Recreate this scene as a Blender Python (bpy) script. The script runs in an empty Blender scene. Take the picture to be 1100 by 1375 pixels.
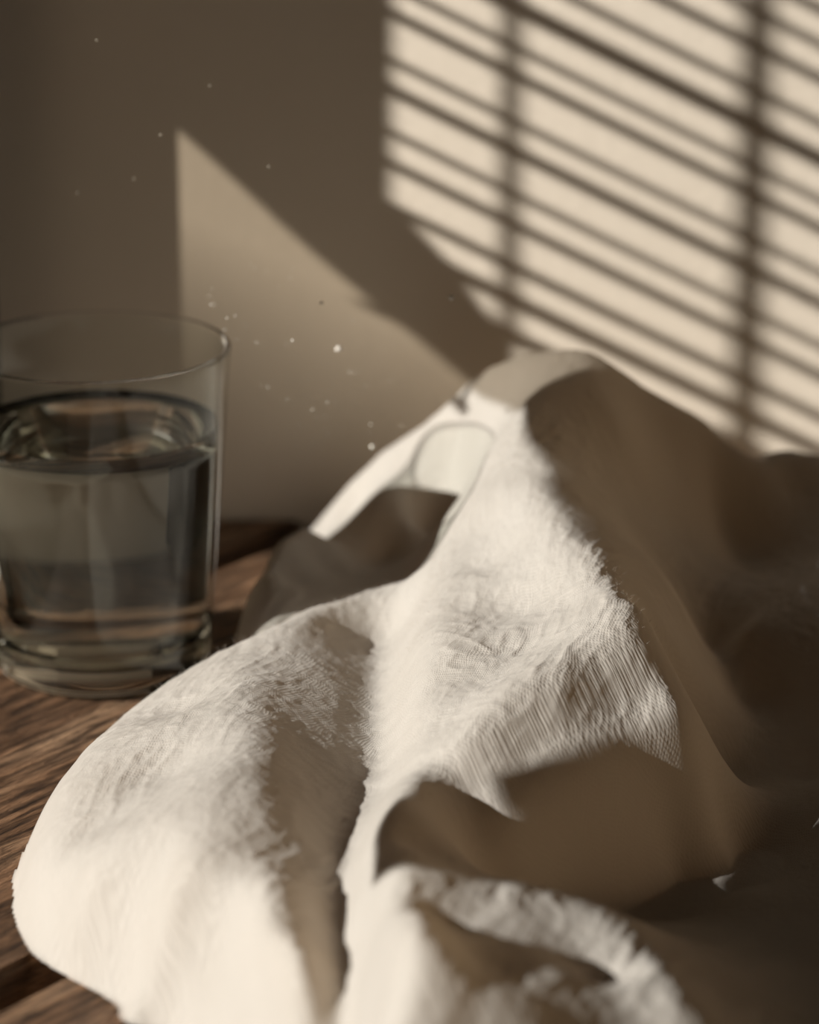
import bpy, bmesh, math, random
import numpy as np
from mathutils import Vector

R = math.radians
scene = bpy.context.scene
col = scene.collection
random.seed(4)
rng = np.random.default_rng(7)

# ------------------------------------------------------------------ camera
CAM_H, PITCH, FPX = 0.342, R(18.5), 4200.0
cam = bpy.data.cameras.new('camera')
cam_o = bpy.data.objects.new('camera', cam); col.objects.link(cam_o)
cam_o.location = (0, 0, CAM_H)
cam_o.rotation_euler = (R(90) - PITCH, 0, 0)
cam.sensor_fit = 'HORIZONTAL'; cam.sensor_width = 36
cam.lens = 36 * FPX / 1100
cam.clip_start = 0.02
cam.dof.use_dof = True
cam.dof.focus_distance = 0.822
cam.dof.aperture_fstop = 9.5
scene.camera = cam_o

# ------------------------------------------------------------------ light
SX, SY, SZ = 1.0, 0.40, -0.5            # travel direction of the sunlight
world = bpy.data.worlds.new('world'); scene.world = world
world.use_nodes = True
bg = world.node_tree.nodes['Background']
bg.inputs[0].default_value = (1.0, 0.80, 0.58, 1)
bg.inputs[1].default_value = 0.35
sun = bpy.data.lights.new('sun', 'SUN')
sun.energy = 7.6
sun.color = (1.0, 0.965, 0.905)
sun.angle = R(0.53)
sun_o = bpy.data.objects.new('sun', sun); col.objects.link(sun_o)
sun.cycles.is_caustics_light = True
sun_o.location = (-2, -1, 1.5)
sun_o.rotation_euler = Vector((SX, SY, SZ)).to_track_quat('-Z', 'Y').to_euler()

vs = scene.view_settings
vs.view_transform = 'Standard'; vs.look = 'None'
vs.exposure = 0.0; vs.gamma = 1.0; vs.use_curve_mapping = False


# ------------------------------------------------------------------ helpers
def tag(o, label=None, cat=None, group=None, kind=None):
    if label: o['label'] = label
    if cat: o['category'] = cat
    if group: o['group'] = group
    if kind: o['kind'] = kind
    return o


def empty(name, loc):
    o = bpy.data.objects.new(name, None); col.objects.link(o)
    o.location = loc; o.empty_display_size = 0.02
    return o


def mesh_obj(name, verts, faces, mat, parent=None, smooth=False):
    me = bpy.data.meshes.new(name)
    me.from_pydata([tuple(v) for v in verts], [], [tuple(f) for f in faces])
    me.update()
    if smooth:
        me.polygons.foreach_set('use_smooth', [True] * len(me.polygons))
    o = bpy.data.objects.new(name, me); col.objects.link(o)
    if mat: me.materials.append(mat)
    if parent:
        o.parent = parent
        o.matrix_parent_inverse = parent.matrix_basis.inverted()
    return o


def bm_obj(name, bm, mat, parent=None, smooth=False):
    me = bpy.data.meshes.new(name); bm.to_mesh(me); bm.free()
    if smooth:
        me.polygons.foreach_set('use_smooth', [True] * len(me.polygons))
    o = bpy.data.objects.new(name, me); col.objects.link(o)
    if mat: me.materials.append(mat)
    if parent:
        o.parent = parent
        o.matrix_parent_inverse = parent.matrix_basis.inverted()
    return o


def box_bm(x0, x1, y0, y1, z0, z1, bevel=0.0, seg=2):
    bm = bmesh.new()
    bmesh.ops.create_cube(bm, size=1)
    for v in bm.verts:
        v.co = Vector((x0 if v.co.x < 0 else x1, y0 if v.co.y < 0 else y1, z0 if v.co.z < 0 else z1))
    if bevel:
        bmesh.ops.bevel(bm, geom=bm.edges[:], offset=bevel, segments=seg, affect='EDGES')
    return bm


def lathe(name, prof, n, mat, loc, parent=None):
    verts, faces = [], []
    idx = []
    for r, z in prof:
        if r < 1e-6:
            idx.append([len(verts)] * n); verts.append((0, 0, z))
        else:
            s = len(verts)
            for k in range(n):
                a = 2 * math.pi * k / n
                verts.append((r * math.cos(a), r * math.sin(a), z))
            idx.append([s + k for k in range(n)])
    for i in range(len(prof) - 1):
        for k in range(n):
            k2 = (k + 1) % n
            f = []
            for v in (idx[i][k], idx[i][k2], idx[i + 1][k2], idx[i + 1][k]):
                if v not in f: f.append(v)
            if len(f) > 2: faces.append(f)
    o = mesh_obj(name, verts, faces, mat, parent, True)
    o.location = loc
    bm = bmesh.new(); bm.from_mesh(o.data)
    bmesh.ops.recalc_face_normals(bm, faces=bm.faces[:]); bm.to_mesh(o.data); bm.free()
    o.data.polygons.foreach_set('use_smooth', [True] * len(o.data.polygons))
    return o


def P(px, py, z):
    """point on height z seen at a photo pixel"""
    u = (px - 550.0) / FPX; v = (py - 687.5) / FPX
    c, s = math.cos(PITCH), math.sin(PITCH)
    d = (u, c - v * s, -s - v * c)
    t = (z - CAM_H) / d[2]
    return (u * t, d[1] * t, z)


# value noise on numpy arrays
_T = rng.random((256, 256))


def vnoise(x, y):
    xi = np.floor(x).astype(int); yi = np.floor(y).astype(int)
    fx = x - xi; fy = y - yi
    fx = fx * fx * fx * (fx * (fx * 6 - 15) + 10); fy = fy * fy * fy * (fy * (fy * 6 - 15) + 10)
    a = _T[xi & 255, yi & 255]; b = _T[(xi + 1) & 255, yi & 255]
    c = _T[xi & 255, (yi + 1) & 255]; d = _T[(xi + 1) & 255, (yi + 1) & 255]
    return (a * (1 - fx) + b * fx) * (1 - fy) + (c * (1 - fx) + d * fx) * fy * 1.0


def fbm(x, y, o=3):
    r = 0; a = 0.5
    for i in range(o):
        r = r + a * (vnoise(x + 17.3 * i, y + 9.1 * i) - 0.5); x = x * 2.03; y = y * 2.03; a *= 0.5
    return r


def ridged(x, y, o=2):
    r = 0; a = 0.6
    for i in range(o):
        r = r + a * (1 - np.abs(2 * vnoise(x + 31.7 * i, y + 5.9 * i) - 1)) ** 2; x = x * 2.1; y = y * 2.1; a *= 0.5
    return r


# ------------------------------------------------------------------ materials
class NT:
    def __init__(s, name):
        s.m = bpy.data.materials.new(name); s.m.use_nodes = True
        s.t = s.m.node_tree; s.t.nodes.clear()
        s.out = s.n('ShaderNodeOutputMaterial')

    def n(s, typ, **kw):
        nd = s.t.nodes.new(typ)
        for k, v in kw.items():
            if k.startswith('i_'):
                nd.inputs[k[2:].replace('_', ' ')].default_value = v
            else:
                setattr(nd, k, v)
        return nd

    def l(s, a, b):
        s.t.links.new(a, b)

    def ramp(s, src, stops):
        r = s.n('ShaderNodeValToRGB')
        els = r.color_ramp.elements
        while len(els) < len(stops): els.new(0.5)
        for e, (p, c) in zip(els, stops):
            e.position = p; e.color = c if len(c) == 4 else (*c, 1)
        s.l(src, r.inputs[0])
        return r


def simple_mat(name, colr, rough=0.7, noise=0.08, scale=30):
    t = NT(name)
    tc = t.n('ShaderNodeTexCoord')
    nz = t.n('ShaderNodeTexNoise', i_Scale=scale, i_Detail=5.0)
    t.l(tc.outputs['Object'], nz.inputs['Vector'])
    lo = tuple(c * (1 - noise) for c in colr); hi = tuple(min(1, c * (1 + noise)) for c in colr)
    r = t.ramp(nz.outputs['Fac'], [(0.3, lo), (0.7, hi)])
    p = t.n('ShaderNodeBsdfPrincipled'); p.inputs['Roughness'].default_value = rough
    t.l(r.outputs[0], p.inputs['Base Color']); t.l(p.outputs[0], t.out.inputs[0])
    return t.m


def mat_wall():
    t = NT('painted_plaster')
    tc = t.n('ShaderNodeTexCoord')
    nz = t.n('ShaderNodeTexNoise', i_Scale=9.0, i_Detail=6.0, i_Roughness=0.6)
    nf = t.n('ShaderNodeTexNoise', i_Scale=220.0, i_Detail=3.0)
    t.l(tc.outputs['Object'], nz.inputs['Vector']); t.l(tc.outputs['Object'], nf.inputs['Vector'])
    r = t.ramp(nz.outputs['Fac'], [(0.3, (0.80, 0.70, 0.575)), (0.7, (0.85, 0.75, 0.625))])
    b = t.n('ShaderNodeBump', i_Strength=0.12, i_Distance=0.001)
    t.l(nf.outputs['Fac'], b.inputs['Height'])
    p = t.n('ShaderNodeBsdfPrincipled'); p.inputs['Roughness'].default_value = 0.75
    p.inputs['Specular IOR Level'].default_value = 0.2
    t.l(r.outputs[0], p.inputs['Base Color']); t.l(b.outputs[0], p.inputs['Normal'])
    t.l(p.outputs[0], t.out.inputs[0])
    return t.m


PLANK_ANG = R(52)


def mat_wood():
    t = NT('rough_weathered_wood')
    tc = t.n('ShaderNodeTexCoord')
    mp = t.n('ShaderNodeMapping'); mp.inputs['Rotation'].default_value = (0, 0, -PLANK_ANG)
    t.l(tc.outputs['Object'], mp.inputs['Vector'])
    info = t.n('ShaderNodeObjectInfo')
    off = t.n('ShaderNodeVectorMath', operation='SCALE'); off.inputs['Scale'].default_value = 3.0
    cmb = t.n('ShaderNodeCombineXYZ')
    t.l(info.outputs['Random'], cmb.inputs[0]); t.l(info.outputs['Random'], cmb.inputs[1])
    t.l(cmb.outputs[0], off.inputs[0])
    ad = t.n('ShaderNodeVectorMath', operation='ADD')
    t.l(mp.outputs[0], ad.inputs[0]); t.l(off.outputs[0], ad.inputs[1])

    def stretched(sx, sy, scale, det, dist=0.0):
        m = t.n('ShaderNodeVectorMath', operation='MULTIPLY'); m.inputs[1].default_value = (sx, sy, sy)
        t.l(ad.outputs[0], m.inputs[0])
        nz = t.n('ShaderNodeTexNoise', i_Scale=scale, i_Detail=det, i_Roughness=0.62, i_Distortion=dist)
        t.l(m.outputs[0], nz.inputs['Vector'])
        return nz
    broad = stretched(1, 5, 9, 6, 0.6)
    grain = stretched(1, 9, 38, 8, 0.5)
    fine = stretched(1, 6, 160, 6, 0.2)
    cr = t.ramp(broad.outputs['Fac'], [(0.30, (0.09, 0.046, 0.023)), (0.5, (0.24, 0.135, 0.075)), (0.72, (0.42, 0.27, 0.165))])
    gr = t.ramp(grain.outputs['Fac'], [(0.36, (0.08, 0.06, 0.05)), (0.47, (0.55, 0.52, 0.5)), (0.60, (1.35, 1.3, 1.25))])
    mx = t.n('ShaderNodeMix', data_type='RGBA', blend_type='MULTIPLY'); mx.inputs[0].default_value = 0.9
    t.l(cr.outputs[0], mx.inputs[6]); t.l(gr.outputs[0], mx.inputs[7])
    b1 = t.n('ShaderNodeBump', i_Strength=1.0, i_Distance=0.009)
    t.l(grain.outputs['Fac'], b1.inputs['Height'])
    b2 = t.n('ShaderNodeBump', i_Strength=0.7, i_Distance=0.0007)
    t.l(fine.outputs['Fac'], b2.inputs['Height']); t.l(b1.outputs[0], b2.inputs['Normal'])
    p = t.n('ShaderNodeBsdfPrincipled'); p.inputs['Roughness'].default_value = 0.55
    p.inputs['Specular IOR Level'].default_value = 0.35
    t.l(mx.outputs[2], p.inputs['Base Color']); t.l(b2.outputs[0], p.inputs['Normal'])
    t.l(p.outputs[0], t.out.inputs[0])
    return t.m


def mat_linen():
    t = NT('white_crinkled_linen')
    tc = t.n('ShaderNodeTexCoord')
    mp = t.n('ShaderNodeMapping'); mp.inputs['Rotation'].default_value = (0, 0, R(24))
    t.l(tc.outputs['UV'], mp.inputs['Vector'])
    # slight wander of the threads
    nw = t.n('ShaderNodeTexNoise', i_Scale=60.0, i_Detail=2.0)
    t.l(tc.outputs['UV'], nw.inputs['Vector'])
    sc = t.n('ShaderNodeVectorMath', operation='SCALE'); sc.inputs['Scale'].default_value = 0.007
    t.l(nw.outputs['Color'], sc.inputs[0])
    ad = t.n('ShaderNodeVectorMath', operation='ADD')
    t.l(mp.outputs[0], ad.inputs[0]); t.l(sc.outputs[0], ad.inputs[1])
    w1 = t.n('ShaderNodeTexWave', wave_type='BANDS', bands_direction='X', wave_profile='SIN', i_Scale=430.0, i_Distortion=1.2)
    w1.inputs['Detail'].default_value = 1.0
    w2 = t.n('ShaderNodeTexWave', wave_type='BANDS', bands_direction='Y', wave_profile='SIN', i_Scale=380.0, i_Distortion=1.2)
    w2.inputs['Detail'].default_value = 1.0
    t.l(ad.outputs[0], w1.inputs['Vector']); t.l(ad.outputs[0], w2.inputs['Vector'])
    mxw = t.n('ShaderNodeMath', operation='MAXIMUM')
    t.l(w1.outputs['Fac'], mxw.inputs[0]); t.l(w2.outputs['Fac'], mxw.inputs[1])
    cr = t.n('ShaderNodeTexNoise', i_Scale=420.0, i_Detail=3.0, i_Roughness=0.6)
    m3 = t.n('ShaderNodeVectorMath', operation='MULTIPLY'); m3.inputs[1].default_value = (1.0, 0.8, 1)
    t.l(mp.outputs[0], m3.inputs[0]); t.l(m3.outputs[0], cr.inputs['Vector'])
    b1 = t.n('ShaderNodeBump', i_Strength=0.5, i_Distance=0.0008)
    t.l(cr.outputs['Fac'], b1.inputs['Height'])
    b2 = t.n('ShaderNodeBump', i_Strength=0.33, i_Distance=0.0003)
    t.l(mxw.outputs[0], b2.inputs['Height']); t.l(b1.outputs[0], b2.inputs['Normal'])
    big = t.n('ShaderNodeTexNoise', i_Scale=40.0, i_Detail=4.0)
    t.l(tc.outputs['UV'], big.inputs['Vector'])
    r = t.ramp(big.outputs['Fac'], [(0.3, (0.60, 0.560, 0.503)), (0.7, (0.65, 0.610, 0.553))])
    d = t.n('ShaderNodeBsdfPrincipled'); d.inputs['Roughness'].default_value = 0.9
    d.inputs['Specular IOR Level'].default_value = 0.1
    d.inputs['Sheen Weight'].default_value = 0.15; d.inputs['Sheen Roughness'].default_value = 0.5
    tl = t.n('ShaderNodeBsdfTranslucent')
    tl.inputs[0].default_value = (0.80, 0.66, 0.50, 1)
    wr = t.ramp(mxw.outputs[0], [(0.25, (0.93, 0.925, 0.92)), (0.8, (1.02, 1.02, 1.02))])     # gaps between the threads
    wm = t.n('ShaderNodeMix', data_type='RGBA', blend_type='MULTIPLY'); wm.inputs[0].default_value = 1.0
    t.l(r.outputs[0], wm.inputs[6]); t.l(wr.outputs[0], wm.inputs[7])
    t.l(wm.outputs[2], d.inputs['Base Color']); t.l(b2.outputs[0], d.inputs['Normal'])
    mx = t.n('ShaderNodeMixShader'); mx.inputs[0].default_value = 0.40
    t.l(d.outputs[0], mx.inputs[1]); t.l(tl.outputs[0], mx.inputs[2])
    t.l(mx.outputs[0], t.out.inputs[0])
    return t.m


def mat_glass(name, ior, tint):
    t = NT(name)
    g = t.n('ShaderNodeBsdfGlass'); g.inputs['IOR'].default_value = ior; g.inputs['Roughness'].default_value = 0.0
    g.inputs['Color'].default_value = (*tint, 1)
    t.l(g.outputs[0], t.out.inputs[0])
    return t.m


def mat_dimmer():
    t = NT('dimmer_voile')
    tr = t.n('ShaderNodeBsdfTransparent'); tr.inputs[0].default_value = (1, 0.96, 0.9, 1)
    d = t.n('ShaderNodeBsdfDiffuse'); d.inputs[0].default_value = (0.35, 0.29, 0.22, 1)
    tc = t.n('ShaderNodeTexCoord')
    sp = t.n('ShaderNodeSeparateXYZ'); t.l(tc.outputs['Object'], sp.inputs[0])
    mr = t.n('ShaderNodeMapRange')          # denser towards the bottom so the sun patch fades there
    for k, v in ((1, 0.135), (2, 0.215), (3, 0.97), (4, 0.36)): mr.inputs[k].default_value = v
    t.l(sp.outputs[2], mr.inputs[0])
    mx = t.n('ShaderNodeMixShader'); t.l(mr.outputs[0], mx.inputs[0])
    t.l(tr.outputs[0], mx.inputs[1]); t.l(d.outputs[0], mx.inputs[2]); t.l(mx.outputs[0], t.out.inputs[0])
    return t.m


M_wall = mat_wall()
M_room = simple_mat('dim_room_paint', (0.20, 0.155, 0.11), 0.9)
M_wood = mat_wood()
M_linen = mat_linen()
M_glass = mat_glass('clear_glass', 1.5, (0.995, 1.0, 0.985))

def mat_thin(name, ior):
    t = NT(name)
    tr = t.n('ShaderNodeBsdfTransparent'); tr.inputs[0].default_value = (0.97, 0.98, 0.97, 1)
    gl = t.n('ShaderNodeBsdfGlossy'); gl.inputs['Roughness'].default_value = 0.0
    ge = t.n('ShaderNodeNewGeometry')
    io = t.n('ShaderNodeMapRange'); io.inputs[3].default_value = ior; io.inputs[4].default_value = 1 / ior
    fr = t.n('ShaderNodeFresnel')
    t.l(ge.outputs['Backfacing'], io.inputs[0]); t.l(io.outputs[0], fr.inputs[0])
    mx = t.n('ShaderNodeMixShader')
    t.l(fr.outputs[0], mx.inputs[0]); t.l(tr.outputs[0], mx.inputs[1]); t.l(gl.outputs[0], mx.inputs[2])
    t.l(mx.outputs[0], t.out.inputs[0])
    return t.m




def mat_rim():
    t = NT('glass_rim')
    tr = t.n('ShaderNodeBsdfTransparent')
    g = t.n('ShaderNodeBsdfGlass'); g.inputs['IOR'].default_value = 1.5; g.inputs['Roughness'].default_value = 0.0
    lw_ = t.n('ShaderNodeLayerWeight'); lw_.inputs[0].default_value = 0.5
    mr = t.n('ShaderNodeMapRange'); mr.inputs[3].default_value = 0.12; mr.inputs[4].default_value = 0.9
    t.l(lw_.outputs['Facing'], mr.inputs[0])
    mx = t.n('ShaderNodeMixShader'); t.l(mr.outputs[0], mx.inputs[0])
    t.l(tr.outputs[0], mx.inputs[1]); t.l(g.outputs[0], mx.inputs[2]); t.l(mx.outputs[0], t.out.inputs[0])
    return t.m


M_rim = mat_rim()
M_thin = mat_thin('thin_glass_wall', 1.3)
M_water = mat_glass('water', 1.34, (0.99, 0.985, 0.965))
M_dark = simple_mat('dark_blocker_wood', (0.028, 0.021, 0.015), 0.7, 0.3, 60)  # near black, for the added corner panel
M_trim = simple_mat('old_window_paint', (0.30, 0.24, 0.18), 0.6)
M_slat = simple_mat('blind_slat_paint', (0.46, 0.38, 0.29), 0.5)
M_tape = simple_mat('blind_tape_cloth', (0.40, 0.32, 0.24), 0.9)
M_blocker = simple_mat('brown_blocker_cloth', (0.20, 0.15, 0.105), 0.95)  # cloth of the added light blockers
M_floor = simple_mat('brown_floor', (0.10, 0.07, 0.045), 0.6)
M_dust = simple_mat('pale_dust', (0.85, 0.8, 0.72), 0.9)
M_dimmer = mat_dimmer()

# ------------------------------------------------------------------ room
YW = 1.022                      # face of the back wall
XL = -0.34                      # face of the left wall
FZ = -0.75
XR = 0.50                       # face of the right wall
tag(bm_obj('wall_back', box_bm(XL - 0.12, XR + 0.1, YW, YW + 0.1, FZ, 1.75), M_wall), kind='structure')
tag(bm_obj('floor', box_bm(XL - 0.12, XR + 0.1, -1.2, YW + 0.1, FZ - 0.05, FZ), M_floor), kind='structure')
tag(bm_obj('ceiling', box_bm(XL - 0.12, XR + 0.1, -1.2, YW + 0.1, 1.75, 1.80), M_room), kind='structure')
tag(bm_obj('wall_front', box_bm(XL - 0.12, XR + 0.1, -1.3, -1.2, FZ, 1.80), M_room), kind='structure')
# left wall: four pieces round the window opening, one mesh
WY0, WY1, WZ0, WZ1 = 0.36, 0.925, 0.075, 0.52


def pierced_wall(name, x0, x1, wy0, wy1, wz0, wz1, mat):
    bm = bmesh.new()
    for (y0, y1, z0, z1) in ((-1.2, wy0, FZ, 1.75), (wy1, YW, FZ, 1.75), (wy0, wy1, FZ, wz0), (wy0, wy1, wz1, 1.75)):
        b = box_bm(x0, x1, y0, y1, z0, z1)
        me = bpy.data.meshes.new('tmp'); b.to_mesh(me); b.free(); bm.from_mesh(me); bpy.data.meshes.remove(me)
    return tag(bm_obj(name, bm, mat), kind='structure')


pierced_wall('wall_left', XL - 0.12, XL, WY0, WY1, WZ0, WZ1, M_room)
RY0, RY1, RZ0, RZ1 = 0.70, 1.012, 0.12, 1.30  # added opening, out of view, for soft fill light from the right
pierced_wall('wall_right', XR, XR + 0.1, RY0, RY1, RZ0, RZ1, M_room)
fill_frame = tag(empty('fill_opening', (XR + 0.05, (RY0 + RY1) / 2, RZ0)), kind='structure')
for nm, a in (('window_jamb', (XR + 0.02, XR + 0.06, RY0, RY0 + 0.03, RZ0, RZ1)),
              ('window_jamb', (XR + 0.02, XR + 0.06, RY1 - 0.03, RY1, RZ0, RZ1)),
              ('window_head', (XR + 0.02, XR + 0.06, RY0 + 0.03, RY1 - 0.03, RZ1 - 0.03, RZ1)),
              ('window_sill', (XR - 0.012, XR + 0.08, RY0 + 0.03, RY1 - 0.03, RZ0, RZ0 + 0.02)),
              ('fill_opening_bar', (XR + 0.025, XR + 0.055, (RY0 + RY1) / 2 - 0.015, (RY0 + RY1) / 2 + 0.015, RZ0 + 0.02, RZ1 - 0.03))):
    bm_obj(nm, box_bm(*a, bevel=0.002), M_trim, fill_frame)  # frame parts of the added fill opening
win = tag(empty('window_1', (XL - 0.06, 0.56, WZ0)), kind='structure')
for nm, a in (('window_jamb', (XL - 0.10, XL - 0.04, WY0, WY0 + 0.02, WZ0, WZ1)),
              ('window_jamb', (XL - 0.10, XL - 0.04, WY1 - 0.02, WY1, WZ0, WZ1)),
              ('window_head', (XL - 0.10, XL - 0.04, WY0 + 0.02, WY1 - 0.02, WZ1 - 0.02, WZ1)),
              ('window_sill', (XL - 0.12, XL + 0.012, WY0 + 0.02, WY1 - 0.02, WZ0, WZ0 + 0.012))):
    bm_obj(nm, box_bm(*a, bevel=0.002), M_trim, win)

# light-space: a = y - s x, b = z + q x  ->  place on a plane x = const
S_, Q_ = SY / SX, -SZ / SX


def on_plane(a, b, x):
    return (x, a + S_ * x, b - Q_ * x)


def lw(px, py):
    """light-space place of a photo pixel that lies on the back wall"""
    u = (px - 550.0) / FPX; v = (py - 687.5) / FPX
    c, s = math.cos(PITCH), math.sin(PITCH)
    t = YW / (c - v * s)
    x, z = u * t, CAM_H - t * (s + v * c)
    return (YW - S_ * x, z + Q_ * x)


A_BL = lw(525, 150)[0]; A_TR = lw(245, 300)[0]
# venetian blind, hanging in the far half of the window
XB = XL + 0.012
blind = tag(empty('venetian_blind', (XB, 0.78, 0.22)), 'small slatted blind hanging in the window beside the table', 'blind')
a_hi, a_lo = A_BL + 0.004, 0.94
yb0, yb1 = a_lo + S_ * XB, a_hi + S_ * XB
b0 = 0.068
zb = b0 - Q_ * XB
slat_me = None
K_WIDE = int(round((lw(850, 78)[1] - b0) / 0.0124))
nsl = 24
for k in range(nsl):
    z = zb + k * 0.0124 + random.uniform(-0.0017, 0.0017)
    if slat_me is None:
        so = bm_obj('slat', box_bm(-0.0033, 0.0033, -(yb1 - yb0) / 2, (yb1 - yb0) / 2, -0.0004, 0.0004), M_slat, blind)
        slat_me = so.data
    else:
        so = bpy.data.objects.new('slat', slat_me); col.objects.link(so)
        so.parent = blind; so.matrix_parent_inverse = blind.matrix_basis.inverted()
    so.location = (XB, (yb0 + yb1) / 2, z)
    so.rotation_euler = (random.uniform(-0.010, 0.010), R(-26 if k == K_WIDE else random.choice((-14, -6, 0, 3, 6, 9))), 0)
for px, w in ((685, 0.0027), (1010, 0.0041), (1330, 0.0030)):
    yy = lw(px, 300)[0] + S_ * XB
    bm_obj('ladder_tape', box_bm(XB + 0.0056, XB + 0.0062, yy + 0.0024 - w / 2, yy + 0.0024 + w / 2, zb - 0.004, zb + nsl * 0.0124), M_tape, blind)
bm_obj('head_rail', box_bm(XB - 0.012, XB + 0.012, yb0, yb1, zb + nsl * 0.0124 - 0.003, zb + nsl * 0.0124 + 0.02, 0.002), M_slat, blind)


# added unseen sheets that shape the sunlight: polygon in light space, pushed into folds
def light_blocker(name, poly, x, mat, label, fold=0.0012, thick=0.0012):
    bm = bmesh.new()
    vs_ = [bm.verts.new(on_plane(a, b, x)) for a, b in poly]
    f = bm.faces.new(vs_); f.normal_update()
    bmesh.ops.triangulate(bm, faces=[f])
    for _ in range(5):
        bmesh.ops.subdivide_edges(bm, edges=[e for e in bm.edges if e.calc_length() > 0.012], cuts=1, use_grid_fill=True)
        bmesh.ops.triangulate(bm, faces=bm.faces[:])
    for v in bm.verts:
        v.co.x += fold * math.sin(v.co.y * 190 + 2 * math.sin(v.co.z * 9))
    o = bm_obj(name, bm, mat, None, True)
    m = o.modifiers.new('thickness', 'SOLIDIFY'); m.thickness = thick
    tag(o, label, 'curtain')
    return o


light_blocker('light_blocker', [(A_BL, 0.70), lw(525, -80), lw(525, 270), lw(600, 352), lw(688, 466), lw(676, 545), lw(620, 505), lw(228, 165), lw(120, 70), lw(120, -600)],
      XL + 0.03, M_blocker, 'added unseen brown sheet outlined to throw the diagonal shade on the wall')  # added blocker, outline traced back from the shade on the wall
light_blocker('light_dimmer', [(0.978, -0.14), (A_TR + 0.03, -0.14), (A_TR + 0.03, 0.12), lw(640, 500)], XL + 0.045, M_dimmer,
      'added unseen sheer sheet dimming the sun patch on the wall', 0.002, 0.0003)  # added to dim the sun patch on the wall
light_blocker('light_blocker', [(0.893, 0.5), (0.893, 0.090), (0.858, 0.0865), (0.82, 0.0838), (0.80, 0.0848), (0.775, 0.0880), (0.736, 0.091), (0.722, 0.081), (0.712, 0.066), (0.7068, 0.0555), (0.7045, 0.0450), (0.692, 0.0385), (0.672, 0.036), (0.645, 0.034), (0.629, 0.053), (0.612, 0.058), (0.61, 0.070), (0.48, 0.09), (0.48, 0.5)],
      XL + 0.03, M_blocker, 'added unseen brown sheet with its lower edge outlined to shade parts of the cloth', 0.002)  # added blocker, hem shaped to shade chosen folds of the cloth

light_blocker('light_dimmer', [(0.890, 0.5), (0.890, 0.088), (0.918, 0.080), (0.945, 0.074), (0.945, 0.5)], XL + 0.036, M_dimmer,
      'added unseen narrow sheer strip half-shading the peak of the cloth', 0.001, 0.0003)  # added to half-shade the cloth's peak

# added dark corner panel: darkens the wall's left side and edges the sun patch
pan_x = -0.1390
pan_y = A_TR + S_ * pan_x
panel = tag(empty('corner_blocker', (pan_x - 0.09, YW - 0.015, 0)), 'added tall dark panel that darkens the left of the wall and edges the sun patch', 'blocker')
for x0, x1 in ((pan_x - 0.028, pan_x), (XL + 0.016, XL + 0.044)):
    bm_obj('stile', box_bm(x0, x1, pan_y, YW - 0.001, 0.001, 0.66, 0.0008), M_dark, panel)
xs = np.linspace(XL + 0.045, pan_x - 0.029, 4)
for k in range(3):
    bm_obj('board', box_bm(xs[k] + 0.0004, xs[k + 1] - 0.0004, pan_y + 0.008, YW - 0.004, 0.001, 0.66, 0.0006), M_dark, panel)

# ------------------------------------------------------------------ table
TX0, TX1, TY0, TY1 = XL + 0.014, XR - 0.02, 0.30, YW - 0.003
table = tag(empty('wooden_table', (0.08, 0.66, FZ)), 'rustic brown table of rough worn planks under the cloth and glass', 'table')


def clip(poly, axis, val, keep_less):
    out = []
    for i in range(len(poly)):
        p, q = poly[i], poly[(i + 1) % len(poly)]
        ip = (p[axis] <= val) == keep_less; iq = (q[axis] <= val) == keep_less
        if ip: out.append(p)
        if ip != iq:
            t = (val - p[axis]) / (q[axis] - p[axis])
            out.append((p[0] + t * (q[0] - p[0]), p[1] + t * (q[1] - p[1])))
    return out


du = (math.cos(PLANK_ANG), math.sin(PLANK_ANG)); dv = (-du[1], du[0])
g0 = P(0, 1352, 0)                     # lower edge of the open joint
v_gap = g0[0] * dv[0] + g0[1] * dv[1]
PW, GAP = 0.150, 0.0125
for k in range(-6, 7):
    w0 = v_gap + GAP + k * (PW + GAP); w1 = w0 + PW
    poly = [(u * du[0] + w * dv[0], u * du[1] + w * dv[1]) for u, w in ((-2, w0), (2, w0), (2, w1), (-2, w1))]
    for ax, val, less in ((0, TX0, False), (0, TX1, True), (1, TY0, False), (1, TY1, True)):
        if len(poly) > 2: poly = clip(poly, ax, val, less)
    if len(poly) < 3: continue
    bm = bmesh.new()
    dz = 0.0 if k in (0,) else random.uniform(-0.0015, 0.0)
    top = [bm.verts.new((x, y, dz)) for x, y in poly]
    bot = [bm.verts.new((x, y, -0.03)) for x, y in poly]
    n = len(poly)
    bm.faces.new(top); bm.faces.new(bot[::-1])
    for i in range(n): bm.faces.new((top[i], bot[i], bot[(i + 1) % n], top[(i + 1) % n]))
    bmesh.ops.recalc_face_normals(bm, faces=bm.faces[:])
    bmesh.ops.bevel(bm, geom=[e for e in bm.edges], offset=0.0018, segments=2, affect='EDGES')
    bm_obj('plank', bm, M_wood, table)
for x in (TX0 + 0.06, TX1 - 0.06):
    for y in (TY0 + 0.06, TY1 - 0.06):
        bm_obj('leg', box_bm(x - 0.03, x + 0.03, y - 0.03, y + 0.03, FZ, -0.0305, 0.003), M_wood, table)
bm_obj('underframe', box_bm(TX0 + 0.03, TX1 - 0.03, TY0 + 0.03, TY1 - 0.03, -0.045, -0.0302), M_wood, table)

# ------------------------------------------------------------------ glass and water
GX, GY = P(140, 893, 0)[:2]
RT, RB, HG = 0.0400, 0.0318, 0.0995
BASE = 0.0085


def r_out(z): return RB + (RT - RB) * (z / HG)


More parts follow.
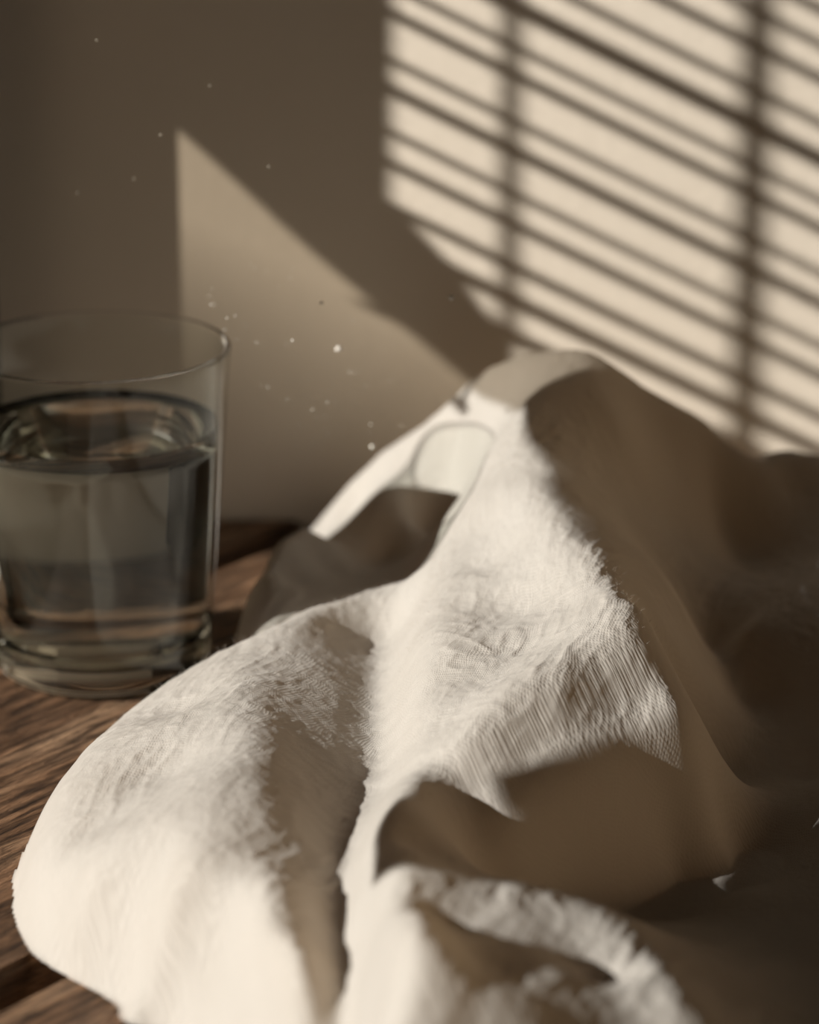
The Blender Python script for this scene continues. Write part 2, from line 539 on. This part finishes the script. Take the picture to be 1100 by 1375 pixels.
TH = 0.0023
prof = [(0, 0.0012), (0.018, 0.0010), (0.0235, 0.0)]
cr = 0.0055                                   # rounded foot
for k in range(7):
    a = R(-90 + 90 * k / 6)
    prof.append((r_out(cr) - cr + cr * math.cos(a), cr + cr * math.sin(a)))
for k in range(1, 13):
    z = cr + (HG - 0.0012 - cr) * k / 12
    prof.append((r_out(z), z))
for k in range(1, 7):                          # rolled rim
    a = math.pi * k / 6
    prof.append((r_out(HG) - TH / 2 + TH / 2 * math.cos(a), HG - 0.0012 + TH / 2 * math.sin(a)))
zi = [HG - 0.0012 - (HG - 0.0012 - BASE - 0.005) * k / 12 for k in range(1, 13)]
for z in zi: prof.append((r_out(z) - TH, z))
ri = r_out(BASE + 0.005) - TH
for k in range(1, 6):
    a = R(90 * k / 5)
    prof.append((ri - 0.005 + 0.005 * math.cos(a), BASE + 0.005 - 0.005 * math.sin(a)))
prof.append((0.012, BASE - 0.0002)); prof.append((0, BASE - 0.0003))
glass = lathe('drinking_glass', prof, 128, M_glass, (GX, GY, 0.0003))
tag(glass, 'clear tapered drinking glass with heavy base standing on the wooden table', 'glass')
ZWAT = 0.0755
glass.data.materials.append(M_thin); glass.data.materials.append(M_rim)
for p in glass.data.polygons:
    if p.center.z > HG - 0.0030: p.material_index = 2
    elif BASE + 0.006 < p.center.z: p.material_index = 1
E = 0.00018                                    # water wets the wall: reaches a hair into the glass
wp = [(0, BASE - 0.0003 - E), (0.012, BASE - 0.0002 - E)]
for k in range(5, 0, -1):
    a = R(90 * k / 5)
    wp.append((ri - 0.005 + (0.005 + E) * math.cos(a), BASE + 0.005 - (0.005 + E) * math.sin(a)))
for k in range(0, 9):
    z = BASE + 0.005 + (ZWAT - BASE - 0.005) * k / 8
    wp.append((r_out(z) - TH + E, z))
rw = r_out(ZWAT) - TH
wp += [(rw - 0.0003, ZWAT - 0.0003), (rw - 0.0010, ZWAT - 0.0009), (rw - 0.0022, ZWAT - 0.0013), (rw - 0.005, ZWAT - 0.0015), (0.012, ZWAT - 0.0015), (0, ZWAT - 0.0015)]
water = lathe('water', wp, 128, M_water, (GX, GY, 0.0003))
tag(water, 'still clear water filling most of the drinking glass', 'water')

# ------------------------------------------------------------------ linen cloth: crests, hollows and edges, then a smooth surface through them
pts = []


def line(L, step=0.004):
    w = [np.array(P(*p)) for p in L]
    for p, q in zip(w[:-1], w[1:]):
        n = max(1, int(np.linalg.norm((q - p)[:2]) / step))
        for i in range(n): pts.append(p + (q - p) * i / n)
    pts.append(w[-1])


def dots(L):
    for p in L: pts.append(np.array(P(*p)))


def wdots(L):
    for p in L: pts.append(np.array(p, float))


# rear mound
line([(425, 705, .013), (480, 640, .0305), (540, 590, .044), (600, 550, .057), (640, 505, .070), (690, 480, .080), (740, 472, .083),
      (775, 468, .085), (800, 475, .084), (830, 497, .079), (880, 530, .071), (940, 570, .060), (1000, 600, .050), (1050, 608, .046), (1100, 612, .044), (1200, 622, .040), (1320, 630, .035)])
for i in range(12):
    x = -0.025 + 0.022 * i
    wdots([(x, 1.003, 0.002), (x, 0.985, 0.010 + 0.02 * max(0, 1 - abs(x - 0.06) / 0.1))])
for p in [(480, 640, .0305), (540, 590, .044), (600, 550, .057), (640, 505, .070), (690, 480, .080), (740, 472, .083), (775, 468, .085), (800, 475, .084), (830, 497, .079), (880, 530, .071), (940, 570, .060), (1000, 600, .050), (1100, 612, .044)]:
    q = P(*p); wdots([(q[0], min(q[1] + 0.013, 0.99), q[2] - 0.009)])
for p in [(540, 784, .031), (470, 800, .032), (420, 815, .033), (370, 840, .034), (330, 857, .032)]:
    q = P(*p); wdots([(q[0] - 0.003, q[1] + 0.010, q[2] - 0.007)])
# small fold near the glass
line([(318, 816, .017), (350, 770, .026), (370, 730, .029), (390, 713, .030), (408, 708, .028)])
line([(400, 720, .028), (430, 742, .024), (480, 772, .018)])
dots([(340, 815, .022), (390, 790, .021), (440, 770, .019), (470, 735, .019), (520, 760, .014), (570, 765, .014)])
wdots([(-.0615, .858, -.010), (-.0560, .868, -.010), (-.0545, .878, -.010), (-.0535, .889, -.010), (-.053, .90, -.010), (-.053, .925, -.008), (-.049, .95, -.008), (-.046, .975, -.008), (-.045, 1.0, -.008)])
# left face of the mound
dots([(620, 600, .047), (560, 620, .039), (590, 665, .033), (600, 715, .024), (560, 735, .018), (480, 690, .019)])
line([(512, 655, .034), (550, 690, .030), (592, 722, .027)])
# front-left fold
line([(580, 785, .030), (530, 783, .031), (470, 800, .032), (420, 815, .033), (370, 840, .034), (320, 862, .031), (270, 890, .023), (210, 930, .016), (150, 975, .012),
      (90, 1040, .009), (58, 1085, .010), (40, 1120, .010), (33, 1170, .009), (36, 1210, .0075), (46, 1245, .005), (66, 1276, .003), (125, 1316, .002), (212, 1360, .002), (300, 1425, .002), (420, 1500, .002)])
for p in [(320, 862, .031), (270, 890, .023), (240, 910, .0195), (210, 930, .016), (180, 952, .014)]:
    q = P(*p); wdots([(q[0] - 0.004, q[1] + 0.005, q[2] - 0.007)])
for p in [(90, 1040, .009), (58, 1085, .010), (40, 1120, .010), (33, 1170, .009), (36, 1210, .0075), (46, 1245, .005), (66, 1276, .003), (125, 1316, .002), (212, 1360, .002), (300, 1425, .002), (420, 1500, .002)]:
    q = P(*p); wdots([(q[0] - 0.0055, q[1] - (0.003 if p[1] > 1250 else -0.003), -0.008)])
wdots([(-.084, .825, -.008), (-.076, .830, -.008), (-.067, .843, -.008), (-.056, .846, .002), (-.05, .845, .010), (-.03, .855, .016)])
line([(320, 866, .031), (335, 930, .037), (345, 1000, .0385), (340, 1080, .0385), (335, 1160, .036), (350, 1250, .032), (380, 1330, .026), (430, 1430, .020)])
line([(395, 900, .0322), (402, 1000, .0325), (405, 1150, .0325), (430, 1300, .0280)])
dots([(368, 950, .0350), (372, 1050, .0350), (374, 1150, .0340), (390, 1250, .0305)])
dots([(130, 1120, .022), (110, 1200, .020), (220, 1050, .027), (220, 1200, .030), (180, 1290, .016), (260, 1340, .018), (240, 960, .026)])
dots([(440, 900, .0300), (440, 1000, .0295), (440, 1150, .0308), (450, 1300, .0272),  (440, 960, .0295)])
for i in range(9):
    y = 0.738 + 0.012 * i
    wdots([(-.0205, y, .0287), (-.0135, y, .0258), (-.0068, y, .0232)])
wdots([(-.0195, .725, .0280), (-.0135, .725, .0252), (-.0215, .712, .0285)])
line([(505, 1072, .0245), (490, 1090, .0255), (474, 1130, .0265), (468, 1180, .0270), (472, 1280, .025), (480, 1375, .021), (488, 1480, .016)])
# central fold: left edge, crest to the right, lower crest, hollow between
line([(775, 470, .085), (720, 520, .077), (690, 560, .071), (672, 600, .066)])
line([(672, 600, .066), (640, 650, .056), (605, 720, .049), (580, 790, .042), (561, 860, .039), (557, 950, .037), (560, 1030, .035), (550, 1052, .039), (512, 1090, .041), (496, 1130, .039)], 0.004)
line([(672, 600, .066), (700, 650, .064), (760, 720, .061), (820, 780, .057), (872, 828, .053), (882, 850, .051)])
line([(882, 850, .051), (868, 868, .0515), (800, 888, .0505), (740, 912, .050), (680, 952, .046), (620, 1000, .041), (575, 1032, .035)])
dots([(700, 820, .046), (660, 760, .0485), (620, 820, .0440), (600, 920, .0415), (650, 920, .0430), (700, 880, .0445), (640, 720, .051), (760, 820, .051), (600, 980, .039)])
# shaded right face
dots([(760, 620, .066), (830, 560, .071), (850, 650, .053), (900, 700, .039), (960, 690, .032), (900, 600, .056), (900, 780, .042), (930, 830, .028), (950, 880, .014), (920, 900, .030), (920, 960, .018), (940, 1040, .006),
      (1000, 660, .034), (1060, 660, .036), (1100, 650, .038), (1000, 760, .020), (1060, 740, .024), (1120, 730, .028)])
line([(965, 895, .014), (1000, 842, .026), (1050, 802, .028), (1100, 780, .029), (1170, 770, .029), (1300, 770, .028)])
dots([(1050, 900, .017), (1000, 950, .008), (1100, 950, .012), (1100, 1050, .004), (1050, 1050, .005), (1100, 1150, .004), (960, 1050, .004), (1000, 1200, .003), (1100, 1300, .003), (1200, 1000, .02), (1300, 1150, .01), (900, 1160, .003)])
crest = [Vector(P(*p)) for p in [(882, 850, .051), (868, 868, .0515), (800, 888, .0505), (740, 912, .050), (680, 952, .046), (620, 1000, .041), (597, 1016, .038)]]
for p, q in zip(crest[:-1], crest[1:]):
    for i in range(4):
        c = p.lerp(q, i / 4)
        wdots([(c.x + 0.0056, c.y - 0.0083, c.z - 0.0095), (c.x + 0.0118, c.y - 0.0175, max(c.z - 0.0205, 0.007)), (c.x + 0.0138, c.y - 0.0205, max(c.z - 0.033, 0.006))])
        if i % 2 == 0: wdots([(c.x + 0.0170, c.y - 0.0250, 0.005)])
# front of the central fold
wdots([(.022, .692, .008), (.04, .69, .007), (.06, .69, .006)])
# foreground fold
line([(496, 1130, .038), (494, 1160, .039), (500, 1250, .039), (508, 1375, .038), (514, 1480, .035), (520, 1600, .02)], 0.004)
line([(550, 1135, .039), (600, 1165, .040), (670, 1180, .040), (740, 1200, .038), (830, 1230, .034), (900, 1295, .028), (1000, 1370, .018)])
dots([(640, 1300, .041), (590, 1250, .039), (720, 1300, .040), (805, 1330, .027), (870, 1290, .034), (920, 1350, .031), (760, 1300, .037), (700, 1370, .038), (650, 1450, .030), (900, 1450, .020), (1060, 1420, .010), (1100, 1480, .006), (700, 1600, .01)])

C = np.array(pts)
key = np.round(C[:, :2] / 0.0012).astype(int)
_, ui = np.unique(key, axis=0, return_index=True)
C = C[np.sort(ui)]
c2 = 0.005 ** 2


def kern(d2): return np.sqrt(d2 + c2)


A = kern(((C[:, None, :2] - C[None, :, :2]) ** 2).sum(-1))
lam = 0.0012
A -= np.eye(len(C)) * lam                     # slight smoothing (kernel is conditionally negative)
one = np.ones((len(C), 1))
AA = np.block([[A, one], [one.T, np.zeros((1, 1))]])
wts = np.linalg.solve(AA, np.append(C[:, 2], 0))
STEP = 0.00062
X0, X1, Y0, Y1 = -0.118, 0.235, 0.535, 1.0185
nx = int((X1 - X0) / STEP) + 1; ny = int((Y1 - Y0) / STEP) + 1
gx = np.linspace(X0, X1, nx); gy = np.linspace(Y0, Y1, ny)
Z = np.empty((ny, nx))
for j in range(ny):
    d2 = (gx[:, None] - C[None, :, 0]) ** 2 + (gy[j] - C[None, :, 1]) ** 2
    Z[j] = kern(d2) @ wts[:-1] + wts[-1]
sg = 0.0016 / STEP
kk = np.exp(-0.5 * (np.arange(-9, 10) / sg) ** 2); kk /= kk.sum()
Zp = np.pad(Z, 9, mode='edge')
Zp = sum(kk[i] * Zp[i:i + ny] for i in range(19))
Z = sum(kk[i] * Zp[:, i:i + nx] for i in range(19))
GXX, GYY = np.meshgrid(gx, gy)
# creases and crinkles of washed linen
Zsm = np.maximum(Z, 0)
ang = R(62)
U = GXX * math.cos(ang) + GYY * math.sin(ang); V = -GXX * math.sin(ang) + GYY * math.cos(ang)
wob = fbm(GXX * 30, GYY * 30, 2)
hm = np.clip((Z - 0.003) / 0.012, 0, 1)
mask1 = np.clip(0.5 + 2.2 * fbm(GXX * 26 + 4, GYY * 26 + 8, 2), 0, 1)
mid = (ridged(U * 24 + wob * 1.2, V * 62 + wob * 2.0, 2) - 0.35) * 0.0013
fine = (ridged(U * 110 + wob * 3, V * 230 + wob * 4, 2) - 0.35) * 0.0010 * (0.2 + 0.75 * mask1)
tiny = fbm(GXX * 420, GYY * 420, 2) * 0.00045
gyx = np.gradient(Z, STEP, axis=1); gyy = np.gradient(Z, STEP, axis=0)
hm = hm / (1 + 0.8 * (gyx ** 2 + gyy ** 2))
calm = 1 - 0.9 * np.clip(1 - np.abs(GXX + 0.018) / 0.026, 0, 1) ** 0.6 * np.clip((GYY - 0.70) / 0.03, 0, 1) * np.clip((0.85 - GYY) / 0.03, 0, 1)
Z = Z + hm * (mid * calm + fine * calm + tiny)

keep = Z > -0.0015
Zc = np.maximum(Z, 0.0005)
fk = keep[:-1, :-1] & keep[1:, :-1] & keep[1:, 1:] & keep[:-1, 1:]
jj, ii = np.nonzero(fk)
quads = np.stack([jj * nx + ii, jj * nx + ii + 1, (jj + 1) * nx + ii + 1, (jj + 1) * nx + ii], 1)
usedv, inv = np.unique(quads, return_inverse=True)
quads = inv.reshape(-1, 4)
co = np.stack([GXX.ravel(), GYY.ravel(), Zc.ravel()], 1)[usedv]
# sheared plan coordinates so that the weave does not stretch on steep faces
dzx = np.gradient(Zc, STEP, axis=1); dzy = np.gradient(Zc, STEP, axis=0)
from_x = GXX + 0.55 * Zsm
from_y = GYY - 0.85 * Zsm
uvv = np.stack([from_x.ravel(), from_y.ravel()], 1)[usedv]
me = bpy.data.meshes.new('linen_cloth')
me.vertices.add(len(co)); me.vertices.foreach_set('co', co.ravel())
me.loops.add(quads.size); me.loops.foreach_set('vertex_index', quads.ravel().astype(np.int32))
me.polygons.add(len(quads)); me.polygons.foreach_set('loop_start', np.arange(0, quads.size, 4, dtype=np.int32))
me.update(calc_edges=True)
me.polygons.foreach_set('use_smooth', np.ones(len(quads), bool))
uvl = me.uv_layers.new(name='weave')
uvl.data.foreach_set('uv', uvv[quads.ravel()].ravel())
me.validate()
cloth = bpy.data.objects.new('linen_cloth', me); col.objects.link(cloth)
me.materials.append(M_linen)
tag(cloth, 'crumpled white linen cloth heaped in folds on the wooden table', 'cloth')
print('cloth constraint points', len(C), 'verts', len(co), 'zmax', Z.max())

# ------------------------------------------------------------------ lint standing off the cloth, dust in the air
def hair(verts, faces, p, d, bend, ln, r, seg=4):
    d = Vector(d).normalized(); b = Vector(bend)
    side = d.orthogonal().normalized(); up = d.cross(side)
    s0 = len(verts)
    for i in range(seg + 1):
        t = i / seg
        c = Vector(p) + d * (ln * t) + b * (ln * t * t)
        rr = r * (1 - 0.75 * t)
        for k in range(3):
            a = 2 * math.pi * k / 3
            verts.append(c + side * (rr * math.cos(a)) + up * (rr * math.sin(a)))
    for i in range(seg):
        for k in range(3):
            a = s0 + 3 * i + k; b2 = s0 + 3 * i + (k + 1) % 3
            faces.append((a, b2, b2 + 3, a + 3))


def cloth_z(x, y):
    i = int(round((x - X0) / STEP)); j = int(round((y - Y0) / STEP))
    if 1 <= i < nx - 1 and 1 <= j < ny - 1:
        return Zc[j, i], Vector((-dzx[j, i], -dzy[j, i], 1)).normalized()
    return None, None


hv, hf = [], []
rows = [[(540, 784, .031), (470, 800, .032), (420, 815, .033), (370, 840, .034), (320, 862, .031), (270, 890, .023), (210, 930, .016), (150, 975, .012)],
        [(672, 600, .066), (640, 650, .056), (605, 720, .049), (580, 790, .042), (561, 860, .039)],
        [(690, 560, .071), (672, 600, .066), (700, 650, .064), (760, 720, .061), (820, 780, .057), (872, 828, .053), (740, 912, .049)]]
for row in rows:
    w = [Vector(P(*p)) for p in row]
    for p, q in zip(w[:-1], w[1:]):
        for _ in range(int((q - p).length * 2600)):
            c = p.lerp(q, random.random())
            x, y = c.x + random.gauss(0, 0.0025), c.y + random.gauss(0, 0.0025)
            z, nrm = cloth_z(x, y)
            if z is None or z < 0.004: continue
            d = nrm + Vector((random.uniform(-1, 1), random.uniform(-1, 1), random.uniform(-0.3, 0.6))) * 0.9
            hair(hv, hf, (x, y, z - 0.0001), d, [random.uniform(-0.6, 0.6) for _ in range(3)], random.uniform(0.0006, 0.0022), 0.000028)
lint = mesh_obj('lint', hv, hf, M_linen, cloth, True)
tag(lint, kind='stuff')

bm = bmesh.new()
spots = [(130, 54, 2), (282, 115, 2), (361, 224, 2.4), (216, 181, 2), (180, 240, 2), (104, 259, 2), (342, 360, 2.2), (336, 355, 1.6), (357, 364, 1.6), (390, 373, 2), (374, 385, 1.8),
         (393, 361, 1.6), (309, 283, 1.5), (285, 388, 1.6), (281, 398, 1.6), (283, 409, 1.6), (287, 409, 1.6), (305, 427, 1.8), (316, 424, 1.5), (302, 443, 1.6), (393, 457, 2.2), (345, 460, 1.6),
         (432, 407, 3.0), (437, 326, 1.6), (606, 399, 5), (455, 468, 6), (475, 430, 1.8), (470, 500, 1.6), (440, 540, 1.8), (500, 600, 4), (330, 600, 1.6), (420, 550, 1.6), (498, 570, 1.5), (360, 520, 1.5)]
for k in range(60):
    spots.append((random.uniform(290, 560), random.uniform(250, 640), random.uniform(0.7, 1.1)))
for px, py, r in spots:
    y = random.uniform(0.865, 0.905)
    u = (px - 550.0) / FPX; v = (py - 687.5) / FPX
    c, sn = math.cos(PITCH), math.sin(PITCH)
    t = y / (c - v * sn)
    pos = Vector((u * t, y, CAM_H - t * (sn + v * c)))
    z, _ = cloth_z(pos.x, pos.y)
    if pos.z < 0.01 or (z is not None and pos.z < z + 0.002): continue
    g = bmesh.ops.create_icosphere(bm, subdivisions=1, radius=r * 0.00017)
    for vv in g['verts']:
        vv.co = vv.co * random.uniform(0.8, 1.2) + pos
dust = bm_obj('dust_specks', bm, M_dust, None, True)
tag(dust, 'fine pale dust specks floating in the air before the wall', 'dust', kind='stuff')

water.cycles.is_caustics_caster = True
cloth.cycles.is_caustics_receiver = True
for o in bpy.data.objects:
    if o.name.startswith(('plank', 'wall_back')): o.cycles.is_caustics_receiver = True
